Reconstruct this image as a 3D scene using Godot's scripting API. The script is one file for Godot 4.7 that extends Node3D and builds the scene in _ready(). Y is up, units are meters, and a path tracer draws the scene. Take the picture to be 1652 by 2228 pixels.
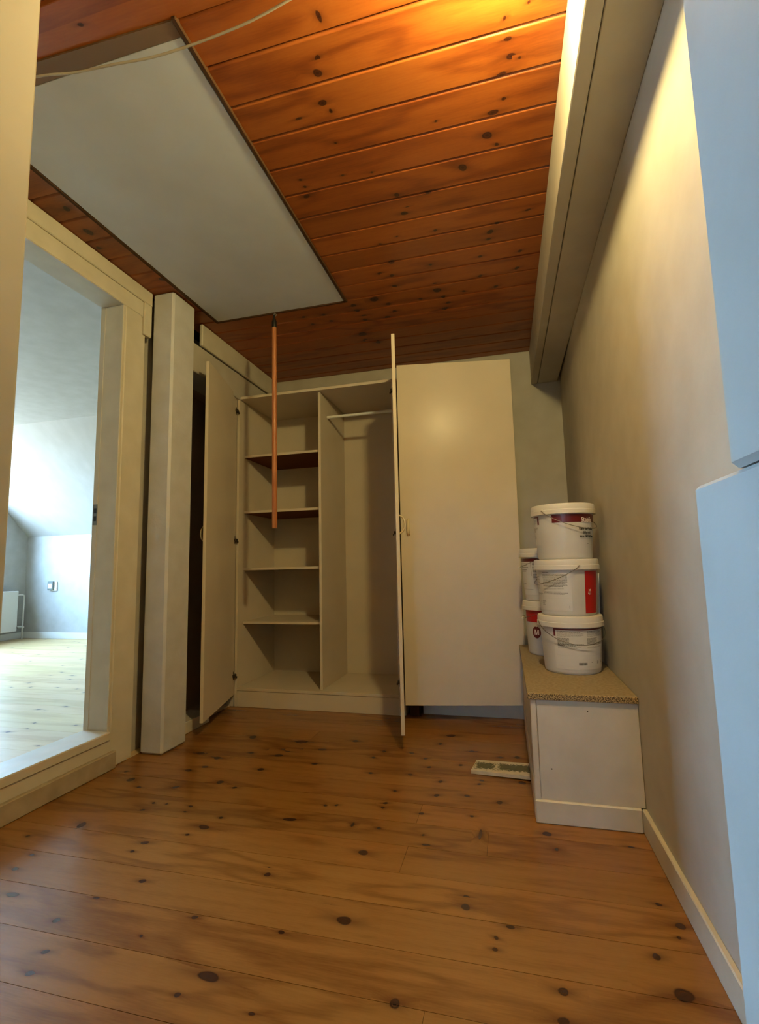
extends Node3D
# A cluttered attic landing: pine boards, an open white wardrobe, paint buckets, a ceiling hatch and a bright room next door.

const CEIL := 2.365        # underside of the pine ceiling
const LAMP_AT := Vector3(0.07, 2.275, -0.96)
const FX0 := -1.80         # window of the floor grain (x, z) and its size in metres
const FZ0 := -2.95
const FW := 2.24
const FH := 2.10
const CX0 := -1.80
const CZ0 := -3.47
const CW := 2.06
const CH := 2.55

var M := {}
var names := {}
var rng := RandomNumberGenerator.new()


# ---------------------------------------------------------------- mesh building
class MB:
	var v := PackedVector3Array()
	var n := PackedVector3Array()
	var uv := PackedVector2Array()
	var col := PackedColorArray()
	var tint := Color.WHITE
	var uo := Vector2.ZERO      # origin of the planar mapping
	var us := Vector2.ONE       # its size
	var xf := Transform3D.IDENTITY

	func pt(p: Vector3, nn: Vector3, t: Vector2) -> void:
		v.append(xf * p)
		n.append((xf.basis * nn).normalized())
		uv.append(t)
		col.append(tint)

	func auto_uv(p: Vector3, nn: Vector3) -> Vector2:
		var q := Vector2(p.x, p.z)
		if absf(nn.z) > 0.8:
			q = Vector2(p.x, p.z + p.y)
		elif absf(nn.x) > 0.8:
			q = Vector2(p.x + p.y, p.z)
		return (q - uo) / us

	func tri(a: Vector3, b: Vector3, c: Vector3, na: Vector3, nb: Vector3, nc: Vector3, ta := Vector2(-9, -9), tb := Vector2.ZERO, tc := Vector2.ZERO) -> void:
		var planar := ta.x == -9.0 and ta.y == -9.0
		if planar:
			ta = auto_uv(a, na)
			tb = auto_uv(b, nb)
			tc = auto_uv(c, nc)
		if (b - a).cross(c - a).dot(na + nb + nc) > 0.0:
			pt(a, na, ta); pt(c, nc, tc); pt(b, nb, tb)
		else:
			pt(a, na, ta); pt(b, nb, tb); pt(c, nc, tc)

	func quad(a: Vector3, b: Vector3, c: Vector3, d: Vector3, nn: Vector3) -> void:
		tri(a, b, c, nn, nn, nn)
		tri(a, c, d, nn, nn, nn)

	# a box between two corners with chamfered edges
	func box(lo: Vector3, hi: Vector3, bevel := 0.002) -> MB:
		var c := (lo + hi) * 0.5
		var h := (hi - lo) * 0.5
		var e: float = minf(bevel, minf(h.x, minf(h.y, h.z)) * 0.6)
		if e < 0.0002:
			e = 0.0
		for ax in 3:
			var a1 := (ax + 1) % 3
			var a2 := (ax + 2) % 3
			for s in [-1.0, 1.0]:
				var nn := Vector3.ZERO
				nn[ax] = s
				var p: Array[Vector3] = []
				for k in [[-1, -1], [1, -1], [1, 1], [-1, 1]]:
					var q := Vector3.ZERO
					q[ax] = s * h[ax]
					q[a1] = k[0] * (h[a1] - e)
					q[a2] = k[1] * (h[a2] - e)
					p.append(c + q)
				quad(p[0], p[1], p[2], p[3], nn)
		if e == 0.0:
			return self
		for ax in 3:                       # the twelve chamfers
			var a1 := (ax + 1) % 3
			var a2 := (ax + 2) % 3
			for s1 in [-1.0, 1.0]:
				for s2 in [-1.0, 1.0]:
					var nn := Vector3.ZERO
					nn[a1] = s1
					nn[a2] = s2
					nn = nn.normalized()
					var p: Array[Vector3] = []
					for k in [[-1, 0], [1, 0], [1, 1], [-1, 1]]:
						var q := Vector3.ZERO
						q[ax] = k[0] * (h[ax] - e)
						q[a1] = s1 * (h[a1] - (e if k[1] == 1 else 0.0))
						q[a2] = s2 * (h[a2] - (0.0 if k[1] == 1 else e))
						p.append(c + q)
					quad(p[0], p[1], p[2], p[3], nn)
		for sx in [-1.0, 1.0]:
			for sy in [-1.0, 1.0]:
				for sz in [-1.0, 1.0]:
					var s := Vector3(sx, sy, sz)
					var nn := s.normalized()
					var a := c + s * Vector3(h.x, h.y - e, h.z - e)
					var b := c + s * Vector3(h.x - e, h.y, h.z - e)
					var d := c + s * Vector3(h.x - e, h.y - e, h.z)
					tri(a, b, d, nn, nn, nn)
		return self

	# a prism: a convex outline of (z, y) points drawn along x
	func prism_x(outline: PackedVector2Array, x0: float, x1: float) -> MB:
		var k := outline.size()
		var mid := Vector2.ZERO
		for p in outline:
			mid += p / k
		for i in k:
			var a := outline[i]
			var b := outline[(i + 1) % k]
			var d := b - a
			var nn := Vector3(0, -d.x, d.y).normalized()
			if nn.dot(Vector3(0, (a.y + b.y) * 0.5 - mid.y, (a.x + b.x) * 0.5 - mid.x)) < 0.0:
				nn = -nn
			quad(Vector3(x0, a.y, a.x), Vector3(x1, a.y, a.x), Vector3(x1, b.y, b.x), Vector3(x0, b.y, b.x), nn)
		for i in range(1, k - 1):
			for x in [x0, x1]:
				var nn := Vector3(-1 if x == x0 else 1, 0, 0)
				tri(Vector3(x, outline[0].y, outline[0].x), Vector3(x, outline[i].y, outline[i].x), Vector3(x, outline[i + 1].y, outline[i + 1].x), nn, nn, nn)
		return self

	# a solid between a polygon (x, z) and the same polygon higher up
	func slab(poly: PackedVector2Array, y0: float, y1: float) -> MB:
		var k := poly.size()
		var mid := Vector2.ZERO
		for p in poly:
			mid += p / k
		for i in k:
			var a := poly[i]
			var b := poly[(i + 1) % k]
			var d := b - a
			var nn := Vector3(d.y, 0, -d.x).normalized()
			if nn.dot(Vector3((a.x + b.x) * 0.5 - mid.x, 0, (a.y + b.y) * 0.5 - mid.y)) < 0.0:
				nn = -nn
			quad(Vector3(a.x, y0, a.y), Vector3(b.x, y0, b.y), Vector3(b.x, y1, b.y), Vector3(a.x, y1, a.y), nn)
		for i in range(1, k - 1):
			for y in [y0, y1]:
				var nn := Vector3(0, -1 if y == y0 else 1, 0)
				tri(Vector3(poly[0].x, y, poly[0].y), Vector3(poly[i].x, y, poly[i].y), Vector3(poly[i + 1].x, y, poly[i + 1].y), nn, nn, nn)
		return self

	# a turned shape: (radius, height) points, the normals smooth except where the outline bends sharply
	func lathe(outline: PackedVector2Array, seg := 40) -> MB:
		for i in outline.size() - 1:
			var a := outline[i]
			var b := outline[i + 1]
			var d := (b - a).normalized()
			var here := Vector2(d.y, -d.x)
			var na := here
			var nb := here
			if i > 0:
				var e := (a - outline[i - 1]).normalized()
				if e.dot(d) > 0.75:
					na = (here + Vector2(e.y, -e.x)).normalized()
			if i < outline.size() - 2:
				var e := (outline[i + 2] - b).normalized()
				if e.dot(d) > 0.75:
					nb = (here + Vector2(e.y, -e.x)).normalized()
			for k in seg:
				var t0 := TAU * k / seg
				var t1 := TAU * (k + 1) / seg
				var r0 := Vector3(sin(t0), 0, cos(t0))
				var r1 := Vector3(sin(t1), 0, cos(t1))
				var pa := r0 * a.x + Vector3(0, a.y, 0)
				var pb := r1 * a.x + Vector3(0, a.y, 0)
				var pc := r1 * b.x + Vector3(0, b.y, 0)
				var pd := r0 * b.x + Vector3(0, b.y, 0)
				var n0 := r0 * na.x + Vector3(0, na.y, 0)
				var n1 := r1 * na.x + Vector3(0, na.y, 0)
				var n2 := r1 * nb.x + Vector3(0, nb.y, 0)
				var n3 := r0 * nb.x + Vector3(0, nb.y, 0)
				if a.x > 0.0001:
					tri(pa, pb, pc, n0, n1, n2)
				if b.x > 0.0001:
					tri(pa, pc, pd, n0, n2, n3)
		return self

	# a round or flattened tube along points
	func tube(path: PackedVector3Array, r: float, seg := 8, flat := 1.0, flat_axis := Vector3.UP) -> MB:
		var rings: Array = []
		var norms: Array = []
		var side := Vector3.ZERO
		for i in path.size():
			var d: Vector3 = (path[mini(i + 1, path.size() - 1)] - path[maxi(i - 1, 0)]).normalized()
			if side == Vector3.ZERO:
				side = d.cross(flat_axis)
				if side.length() < 0.01:
					side = d.cross(Vector3.RIGHT)
			side = (side - d * side.dot(d)).normalized()
			var up := side.cross(d).normalized()
			var ring := PackedVector3Array()
			var norm := PackedVector3Array()
			for k in seg:
				var t := TAU * k / seg
				ring.append(path[i] + side * cos(t) * r * flat + up * sin(t) * r)
				norm.append((side * cos(t) / flat + up * sin(t)).normalized())
			rings.append(ring)
			norms.append(norm)
		for i in path.size() - 1:
			for k in seg:
				var j := (k + 1) % seg
				tri(rings[i][k], rings[i][j], rings[i + 1][j], norms[i][k], norms[i][j], norms[i + 1][j])
				tri(rings[i][k], rings[i + 1][j], rings[i + 1][k], norms[i][k], norms[i + 1][j], norms[i + 1][k])
		for e in [0, path.size() - 1]:
			var away: Vector3 = (path[0] - path[1]).normalized() if e == 0 else (path[e] - path[e - 1]).normalized()
			for k in range(1, seg - 1):
				tri(rings[e][0], rings[e][k], rings[e][k + 1], away, away, away)
		return self

	# a curved sheet on a bucket's side, from angle a0 to a1 (0 faces local +z), tapering like the bucket
	func wrap(r0: float, r1: float, y0: float, y1: float, a0: float, a1: float, seg := 20) -> MB:
		for k in seg:
			var s0 := float(k) / seg
			var s1 := float(k + 1) / seg
			var t0 := lerpf(a0, a1, s0)
			var t1 := lerpf(a0, a1, s1)
			var d0 := Vector3(sin(t0), 0, cos(t0))
			var d1 := Vector3(sin(t1), 0, cos(t1))
			var pa := d0 * r0 + Vector3(0, y0, 0)
			var pb := d1 * r0 + Vector3(0, y0, 0)
			var pc := d1 * r1 + Vector3(0, y1, 0)
			var pd := d0 * r1 + Vector3(0, y1, 0)
			tri(pa, pb, pc, d0, d1, d1, Vector2(s0, 1), Vector2(s1, 1), Vector2(s1, 0))
			tri(pa, pc, pd, d0, d1, d0, Vector2(s0, 1), Vector2(s1, 0), Vector2(s0, 0))
		return self

	func mesh() -> ArrayMesh:
		var a := []
		a.resize(Mesh.ARRAY_MAX)
		a[Mesh.ARRAY_VERTEX] = v
		a[Mesh.ARRAY_NORMAL] = n
		a[Mesh.ARRAY_TEX_UV] = uv
		a[Mesh.ARRAY_COLOR] = col
		var m := ArrayMesh.new()
		m.add_surface_from_arrays(Mesh.PRIMITIVE_TRIANGLES, a)
		return m


# ---------------------------------------------------------------- naming
func numbered(called: String) -> String:
	if not names.has(called):
		names[called] = 0
		return called
	names[called] += 1
	return "%s_%03d" % [called, names[called]]


func obj(called: String, b: MB, mat: Material, parent: Node = self) -> MeshInstance3D:
	var o := MeshInstance3D.new()
	o.name = numbered(called) if parent == self else called
	o.mesh = b.mesh()
	o.material_override = mat
	o.cast_shadow = GeometryInstance3D.SHADOW_CASTING_SETTING_ON
	parent.add_child(o, true)
	return o


func tag(o: Node3D, label: String, category: String, group := "") -> Node3D:
	o.set_meta("label", label)
	o.set_meta("category", category)
	if group != "":
		o.set_meta("group", group)
	return o


func thing(called: String, label: String, category: String, at := Vector3.ZERO, turn := 0.0, group := "") -> Node3D:
	var o := Node3D.new()
	o.name = numbered(called)
	o.position = at
	o.rotation.y = turn
	add_child(o)
	return tag(o, label, category, group)


func struct(called: String, b: MB, mat: Material) -> MeshInstance3D:
	var o := obj(called, b, mat)
	o.set_meta("kind", "structure")
	return o


func setting(called: String) -> Node3D:
	var o := Node3D.new()
	o.name = numbered(called)
	add_child(o)
	o.set_meta("kind", "structure")
	return o


func bx(x0: float, x1: float, y0: float, y1: float, z0: float, z1: float, bevel := 0.002) -> MB:
	return MB.new().box(Vector3(minf(x0, x1), minf(y0, y1), minf(z0, z1)), Vector3(maxf(x0, x1), maxf(y0, y1), maxf(z0, z1)), bevel)


# ---------------------------------------------------------------- materials
func flat_mat(c: Color, rough := 0.5, spec := 0.5, metal := 0.0) -> StandardMaterial3D:
	var m := StandardMaterial3D.new()
	m.albedo_color = c
	m.roughness = rough
	m.metallic_specular = spec
	m.metallic = metal
	return m


func noise(kind: int, freq: float, seed_no: int, octaves := 3) -> FastNoiseLite:
	var f := FastNoiseLite.new()
	f.noise_type = kind
	f.frequency = freq
	f.seed = seed_no
	f.fractal_octaves = octaves
	return f


func noise_tex(freq: float, seed_no: int, lo: Color, hi: Color, size := 512, octaves := 4) -> NoiseTexture2D:
	var t := NoiseTexture2D.new()
	t.width = size
	t.height = size
	t.seamless = true
	t.noise = noise(FastNoiseLite.TYPE_SIMPLEX_SMOOTH, freq, seed_no, octaves)
	var g := Gradient.new()
	g.set_color(0, lo)
	g.set_color(1, hi)
	t.color_ramp = g
	return t


# painted plaster or painted wood: a faint mottling and a fine roller texture
func paint(c: Color, rough: float, mottle := 0.03, scale := 0.8, bump := 0.02) -> StandardMaterial3D:
	var m := flat_mat(c, rough, 0.45)
	m.albedo_texture = noise_tex(0.012, 11, Color(1 - mottle * 2, 1 - mottle * 2.2, 1 - mottle * 2.6), Color.WHITE)
	m.uv1_triplanar = true
	m.uv1_world_triplanar = true
	m.uv1_scale = Vector3.ONE * scale
	if bump > 0.0:
		m.heightmap_enabled = true
		m.heightmap_texture = M.relief
		m.heightmap_scale = bump
	return m


func pine(knots: PackedInt32Array, w: int, h: int, ox: float, oz: float, sx: float, sz: float, joint: float, pitch: float, palette: Array, seed_no: int) -> ImageTexture:
	var px := sx / w
	var pz := sz / h
	var a := noise(FastNoiseLite.TYPE_SIMPLEX_SMOOTH, 0.035, seed_no, 4).get_image(w / 24, h, false, false, true)
	var b := noise(FastNoiseLite.TYPE_SIMPLEX_SMOOTH, 0.22, seed_no + 1, 2).get_image(w / 12, h, false, false, true)
	var c := noise(FastNoiseLite.TYPE_SIMPLEX_SMOOTH, 0.011, seed_no + 2, 2).get_image(w / 5, h, false, false, true)
	a.resize(w, h, Image.INTERPOLATE_CUBIC)
	b.resize(w, h, Image.INTERPOLATE_CUBIC)
	c.resize(w, h, Image.INTERPOLATE_CUBIC)
	var da := a.get_data()
	var db := b.get_data()
	var dc := c.get_data()
	var ramp := PackedByteArray()
	var g := Gradient.new()
	g.offsets = PackedFloat32Array([0.0, 0.45, 1.0])
	g.colors = PackedColorArray(palette)
	for i in 256:
		var q := g.sample(i / 255.0)
		ramp.append(q.r8); ramp.append(q.g8); ramp.append(q.b8)
	var ring := PackedInt32Array()
	for i in 256:
		var s := 0.5 + 0.5 * sin(TAU * i / 256.0)
		ring.append(int(90.0 * pow(s, 3.0)))
	var out := PackedByteArray()
	out.resize(w * h * 3)
	var r := RandomNumberGenerator.new()
	var o := 0
	var p := 0
	for y in h:
		var z := oz + (y + 0.5) * pz
		var board := floori((joint - z) / pitch)
		r.seed = 77 + board * 13 + seed_no
		var base := int(r.randf_range(-14, 14))
		var density := r.randf_range(0.10, 0.34) * 2000.0 * pz
		var bend := r.randf_range(0.5, 1.5)
		var phase := int(r.randf() * 256.0 + y * density * 1.6)
		for x in w:
			var k: int = base + 32 + (da[p] * 36 >> 7) + (db[p] * 30 >> 7) + ring[(phase + int(dc[p] * bend)) & 255]
			k = clampi(k, 0, 255) * 3
			out[o] = ramp[k]; out[o + 1] = ramp[k + 1]; out[o + 2] = ramp[k + 2]
			o += 3
			p += 1
	var src := out.duplicate()
	r.seed = seed_no
	for i in range(0, knots.size(), 4):
		var kx := (knots[i] * 0.001 - ox) / px
		var kz := (knots[i + 1] * 0.001 - oz) / pz
		var rx := maxf(knots[i + 2] * 0.001 / px, 3.0)
		var rz := maxf(knots[i + 3] * 0.001 / pz, 3.0)
		var lean := r.randf_range(-0.25, 0.25)
		for y in range(maxi(0, int(kz - rz * 3.2)), mini(h, int(kz + rz * 3.2))):
			for x in range(maxi(0, int(kx - rx * 5.0)), mini(w, int(kx + rx * 5.0))):
				var dx := (x - kx) / rx
				var dz := (y - kz) / rz + lean * dx
				var q := dx * dx * 0.16 + dz * dz
				var d := sqrt(dx * dx + dz * dz)
				# the grain bends round the knot
				var push := exp(-q * 0.35) * rz * 1.3 * signf(dz)
				var yy := clampi(int(y + push), 0, h - 1)
				var at := (y * w + x) * 3
				var fro := (yy * w + x) * 3
				var fade := clampf(exp(-q * 0.8) * 0.34, 0.0, 1.0)
				var wob := 0.05 * sin(atan2(dz, dx) * 3.0 + i)
				var core := clampf((1.12 + wob - d) * 3.0, 0.0, 1.0) * (0.72 + 0.2 * sin(d * 9.0))
				var keep := (1.0 - fade) * (1.0 - core)
				var dark := 1.0 - keep
				out[at] = int(src[fro] * keep + 40.0 * dark)
				out[at + 1] = int(src[fro + 1] * keep + 13.0 * dark)
				out[at + 2] = int(src[fro + 2] * keep + 5.0 * dark)
	return ImageTexture.create_from_image(Image.create_from_data(w, h, false, Image.FORMAT_RGB8, out))


func board_mat(t: Texture2D, rough: float, spec: float) -> StandardMaterial3D:
	var m := flat_mat(Color.WHITE, rough, spec)
	m.albedo_texture = t
	m.vertex_color_use_as_albedo = true
	return m


func make_materials() -> void:
	M.relief = noise_tex(0.09, 5, Color.BLACK, Color.WHITE, 512, 3)
	M.wall = paint(Color(0.76, 0.73, 0.68), 0.62)
	M.pier = paint(Color(0.70, 0.73, 0.74), 0.5)
	M.front_wall = paint(Color(0.67, 0.63, 0.55), 0.6)
	M.trim = paint(Color(0.82, 0.79, 0.72), 0.42, 0.03, 0.9, 0.01)
	M.post = paint(Color(0.79, 0.79, 0.80), 0.5, 0.03, 1.1, 0.05)
	M.bright = paint(Color(0.71, 0.71, 0.70), 0.6)
	M.melamine = paint(Color(0.82, 0.77, 0.69), 0.26, 0.015, 0.5, 0.0)
	M.melamine.metallic_specular = 0.22
	M.melamine_edge = flat_mat(Color(0.88, 0.84, 0.79), 0.4)
	M.hatch = paint(Color(0.85, 0.88, 0.93), 0.45, 0.02, 0.5, 0.0)
	M.dark = flat_mat(Color(0.16, 0.12, 0.09), 0.9, 0.2)
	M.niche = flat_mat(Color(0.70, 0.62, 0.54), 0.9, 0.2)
	M.brown = flat_mat(Color(0.30, 0.20, 0.12), 0.7, 0.3)
	M.steel = flat_mat(Color(0.62, 0.60, 0.56), 0.35, 0.5, 0.9)
	M.hinge = flat_mat(Color(0.30, 0.26, 0.21), 0.45, 0.5, 0.7)
	M.threshold = paint(Color(0.70, 0.64, 0.54), 0.55, 0.06, 1.2, 0.02)
	M.frame_grey = flat_mat(Color(0.50, 0.40, 0.30), 0.6, 0.4)
	M.black = flat_mat(Color(0.05, 0.045, 0.045), 0.5)
	M.cream_plastic = flat_mat(Color(0.84, 0.77, 0.62), 0.3)
	M.bucket = flat_mat(Color(0.79, 0.78, 0.75), 0.32)
	M.lid = flat_mat(Color(0.83, 0.81, 0.77), 0.38)
	M.wire = flat_mat(Color(0.50, 0.47, 0.42), 0.4, 0.5, 0.8)
	M.cable = flat_mat(Color(0.74, 0.71, 0.65), 0.5)
	M.white_gloss = flat_mat(Color(0.88, 0.88, 0.86), 0.35)
	M.glass = flat_mat(Color(0.9, 0.95, 1.0, 0.06), 0.02)
	M.glass.transparency = BaseMaterial3D.TRANSPARENCY_ALPHA
	M.maroon = flat_mat(Color(0.36, 0.035, 0.04), 0.35)
	M.red = flat_mat(Color(0.66, 0.05, 0.05), 0.35)
	M.ink = flat_mat(Color(0.09, 0.08, 0.07), 0.5)
	M.print_white = flat_mat(Color(0.92, 0.86, 0.84), 0.4)
	M.void_grey = flat_mat(Color(0.45, 0.47, 0.46), 0.5)
	# pole: straight-grained reddish wood
	M.pole = flat_mat(Color(0.80, 0.53, 0.32), 0.42)
	M.pole.albedo_texture = noise_tex(0.02, 21, Color(0.72, 0.62, 0.55), Color.WHITE, 256)
	M.pole.uv1_triplanar = true
	M.pole.uv1_scale = Vector3(30, 1.2, 30)
	# chipboard top: coarse flecks
	M.underside_brown = flat_mat(Color(0.42, 0.25, 0.14), 0.8, 0.2)
	M.chipboard = flat_mat(Color(0.65, 0.59, 0.48), 0.6)
	M.chipboard.albedo_texture = noise_tex(0.06, 31, Color(0.80, 0.76, 0.68), Color.WHITE, 512, 5)
	M.chipboard.uv1_triplanar = true
	M.chipboard.uv1_world_triplanar = true
	M.chipboard.uv1_scale = Vector3.ONE * 2.0
	M.chip_edge = flat_mat(Color(0.74, 0.64, 0.47), 0.85)
	var fleck := noise_tex(0.16, 33, Color(0.25, 0.22, 0.18), Color(1, 0.98, 0.92), 512, 3)
	fleck.color_ramp.offsets = PackedFloat32Array([0.25, 0.62])
	M.chip_edge.albedo_texture = fleck
	M.chip_edge.uv1_triplanar = true
	M.chip_edge.uv1_world_triplanar = true
	M.chip_edge.uv1_scale = Vector3.ONE * 2.6


func floor_knot_spots() -> PackedInt32Array:   # x, z and the two radii in millimetres
	var floor_knots := PackedInt32Array()
	floor_knots += PackedInt32Array([-1593,-1839,14,17, -1675,-1905,8,8, -1505,-1784,9,7, -1407,-1972,14,11, -1358,-2019,17,11, -1093,-2045,14,13, -882,-2153,14,10, -1199,-1894,13,14, -1112,-1861,9,9, -1353,-1815,9,11, -1488,-1488,13,18, -1610,-1390,6,7, -1186,-1441,13,9, -1191,-1391,7,6, -1079,-1513,7,6, -1052,-1567,19,12, -696,-1798,6,7, -655,-1809,6,7, -857,-1699,11,7, -554,-1690,5,14])
	floor_knots += PackedInt32Array([-472,-1540,15,13, -723,-1405,5,5, -713,-1377,9,9, -1052,-1273,10,8, -1474,-1238,10,7, -1492,-1306,7,6, -1366,-1144,19,9, -1156,-1091,9,8, -1124,-1184,9,5, -814,-1179,8,6, -488,-1291,8,7, -437,-1252,19,14, -574,-1181,8,6, -903,-1094,4,4, -1090,-1002,9,7, -1067,-945,10,7, -672,-1027,26,12, -709,-972,7,6, -535,-968,7,4, -1350,-1681,5,6])
	floor_knots += PackedInt32Array([-1294,-1684,4,5, -1352,-1625,6,6, -1191,-1687,8,6, -1186,-1646,5,4, -1031,-1636,7,7, -783,-1677,24,10, -785,-2460,14,14, -358,-2500,7,14, -320,-2627,21,20, -608,-2352,8,11, -475,-2359,10,9, -638,-2271,8,10, -401,-2305,8,9, -370,-2215,9,9, -237,-2264,8,10, -200,-2435,11,9, -69,-2385,9,11, 7,-2400,11,14, 20,-2137,14,14, -140,-2123,8,10])
	floor_knots += PackedInt32Array([-148,-2090,7,8, -436,-2124,9,9, -606,-2105,9,9, -313,-2109,7,8, -303,-2082,8,10, -302,-1960,10,11, -188,-1980,10,10, -67,-1951,10,13, -467,-1963,6,9, -480,-1861,8,8, -482,-1826,6,8, -460,-1687,6,8, -336,-1813,9,8, -160,-1831,7,7, -125,-1720,5,30, -307,-1677,4,6, -289,-1623,13,6, 86,-1768,14,13, 110,-1682,6,9, -145,-1405,9,7])
	floor_knots += PackedInt32Array([-145,-1366,11,12, 108,-1683,5,8, 332,-1745,10,5, -33,-1320,10,7, -66,-1277,5,6, -68,-1241,6,6, 365,-1412,11,11, 349,-1371,5,5, 282,-1299,8,10, 71,-1159,10,10, 307,-1204,19,17, -262,-1054,10,12, 64,-1089,11,10, 337,-1483,8,6, -1337,-2413,16,21, -1052,-2398,28,22, -1152,-2264,19,13, -1074,-2275,19,13, -980,-2308,22,12, -909,-2318,19,12])
	floor_knots += PackedInt32Array([-1235,-2214,10,9, -1088,-2208,19,13, -1476,-2160,18,15, -1361,-2123,15,14, -1357,-2021,15,10, -881,-2150,13,10])
	return floor_knots


func ceiling_knot_spots() -> PackedInt32Array:
	var ceiling_knots := PackedInt32Array()
	ceiling_knots += PackedInt32Array([-419,-1087,6,15, -463,-1187,8,8, -479,-1228,13,12, -499,-1321,14,10, -483,-1354,5,8, 69,-1227,4,6, 78,-1284,11,6, 88,-1336,14,9, 112,-1347,4,4, 59,-1384,15,8, 66,-1465,7,6, 31,-1505,18,9, 9,-1588,17,14, 41,-1635,7,7, -85,-1704,15,16, -353,-1767,10,10, -228,-1789,13,8, -326,-1846,7,6, -345,-1876,15,10, -691,-1627,6,6])
	ceiling_knots += PackedInt32Array([-704,-1674,13,9, -694,-1590,6,5, 163,-2002,11,6, 35,-2046,10,9, -156,-1485,5,3, -531,-1614,6,4, -420,-1631,4,4, -509,-1473,4,3, 132,-1205,4,3, -594,-1351,12,3, -233,-2018,8,7, -406,-2009,5,5, -492,-2038,7,6, 34,-2048,12,9, 4,-2097,14,13, -5,-2145,10,9, -472,-2182,16,14, -551,-2258,12,10, -496,-2293,11,11, -291,-2259,8,8])
	ceiling_knots += PackedInt32Array([-48,-2263,10,9, 138,-2275,9,10, -56,-2426,10,10, -292,-2429,10,10, -290,-2493,21,20, -503,-2388,13,10, -556,-2429,11,10, -641,-2482,23,22, -150,-2545,9,9, 20,-2549,11,11, -265,-2569,13,14, -245,-2638,13,12, -270,-2697,19,16, -391,-2553,10,10, -773,-2510,15,14, -768,-2570,17,15, -745,-2636,16,12, -754,-2685,13,14, -577,-2552,14,13, -561,-2642,12,15])
	ceiling_knots += PackedInt32Array([-616,-2694,16,14, -973,-2557,12,10, -953,-2640,13,11, -1096,-2548,11,10, -1076,-2643,10,11, -820,-2858,27,20, -828,-2939,15,17, -752,-2993,15,18, 127,-2411,11,11, -1051,-932,8,5, -1674,-1465,12,14, -1702,-1601,15,22, -1634,-1987,13,14, -1745,-1701,10,11])
	return ceiling_knots



# ---------------------------------------------------------------- the scene
func _ready() -> void:
	rng.seed = 20
	# camera: low, wide, turned a little left and up
	var cam := Camera3D.new()
	cam.name = "camera"
	cam.fov = 93.15
	cam.near = 0.02
	cam.transform = Transform3D(Basis(Vector3.UP, deg_to_rad(14.404)) * Basis(Vector3.RIGHT, deg_to_rad(6.384)) * Basis(Vector3.BACK, deg_to_rad(-1.267)), Vector3(0, 0.88, 0))
	add_child(cam)
	cam.current = true
	# sky: bright overcast day outside the windows
	var sky_mat := ProceduralSkyMaterial.new()
	sky_mat.sky_top_color = Color(0.66, 0.84, 1.0)
	sky_mat.sky_horizon_color = Color(0.74, 0.89, 1.0)
	sky_mat.ground_horizon_color = Color(0.80, 0.88, 0.92)
	sky_mat.ground_bottom_color = Color(0.62, 0.66, 0.66)
	sky_mat.sky_energy_multiplier = SKY_ENERGY
	sky_mat.ground_energy_multiplier = SKY_ENERGY * 0.7
	var sky := Sky.new()
	sky.sky_material = sky_mat
	var env := Environment.new()
	env.background_mode = Environment.BG_SKY
	env.sky = sky
	env.tonemap_mode = Environment.TONE_MAPPER_LINEAR
	env.tonemap_exposure = 1.0
	env.sdfgi_enabled = true
	env.ssao_enabled = true
	env.ssil_enabled = true
	var we := WorldEnvironment.new()
	we.name = "environment"
	we.environment = env
	add_child(we)

	make_materials()
	make_wood()
	build_floors()
	build_ceiling()
	build_walls()
	build_windows()
	build_left_door()
	build_beams()
	build_wardrobes()
	build_ledge()
	build_hatch()
	build_buckets()
	build_next_room()
	build_lamp()


const SKY_ENERGY := 6.8
const LAMP_ENERGY := 1.5


func make_wood() -> void:
	M.floor_tex = pine(floor_knot_spots(), 2048, 1920, FX0, FZ0, FW, FH, -1.189, 0.138, [Color(0.63, 0.445, 0.21), Color(0.585, 0.40, 0.175), Color(0.45, 0.275, 0.10)], 3)
	M.ceiling_tex = pine(ceiling_knot_spots(), 1536, 1792, CX0, CZ0, CW, CH, -1.258, 0.1317, [Color(0.70, 0.405, 0.16), Color(0.63, 0.335, 0.115), Color(0.46, 0.21, 0.06)], 9)
	var far_knots := PackedInt32Array()
	for i in 60:
		far_knots += PackedInt32Array([rng.randi_range(-1780, 420), rng.randi_range(-2900, -900), rng.randi_range(6, 14), rng.randi_range(6, 13)])
	M.pale_floor = board_mat(pine(far_knots, 1024, 960, FX0, FZ0, FW, FH, -1.189, 0.138, [Color(0.86, 0.77, 0.60), Color(0.83, 0.72, 0.54), Color(0.74, 0.60, 0.40)], 17), 0.32, 0.5)
	M.floor = board_mat(M.floor_tex, 0.26, 0.58)
	M.ceiling = board_mat(M.ceiling_tex, 0.38, 0.5)


func floor_board(root: Node3D, x0: float, x1: float, z0: float, z1: float, shade: float, mat: Material = M.floor) -> void:
	var b := MB.new()
	b.uo = Vector2(FX0, FZ0)
	b.us = Vector2(FW, FH)
	b.tint = Color(shade, shade * rng.randf_range(0.95, 1.0), shade * rng.randf_range(0.9, 1.0))
	var dip := rng.randf_range(0.0, 0.0004)
	b.box(Vector3(x0 + 0.0004, -0.022, z0 + 0.0006), Vector3(x1 - 0.0004, -dip, z1 - 0.0006), 0.0)
	obj("floor_board", b, mat, root)


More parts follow.
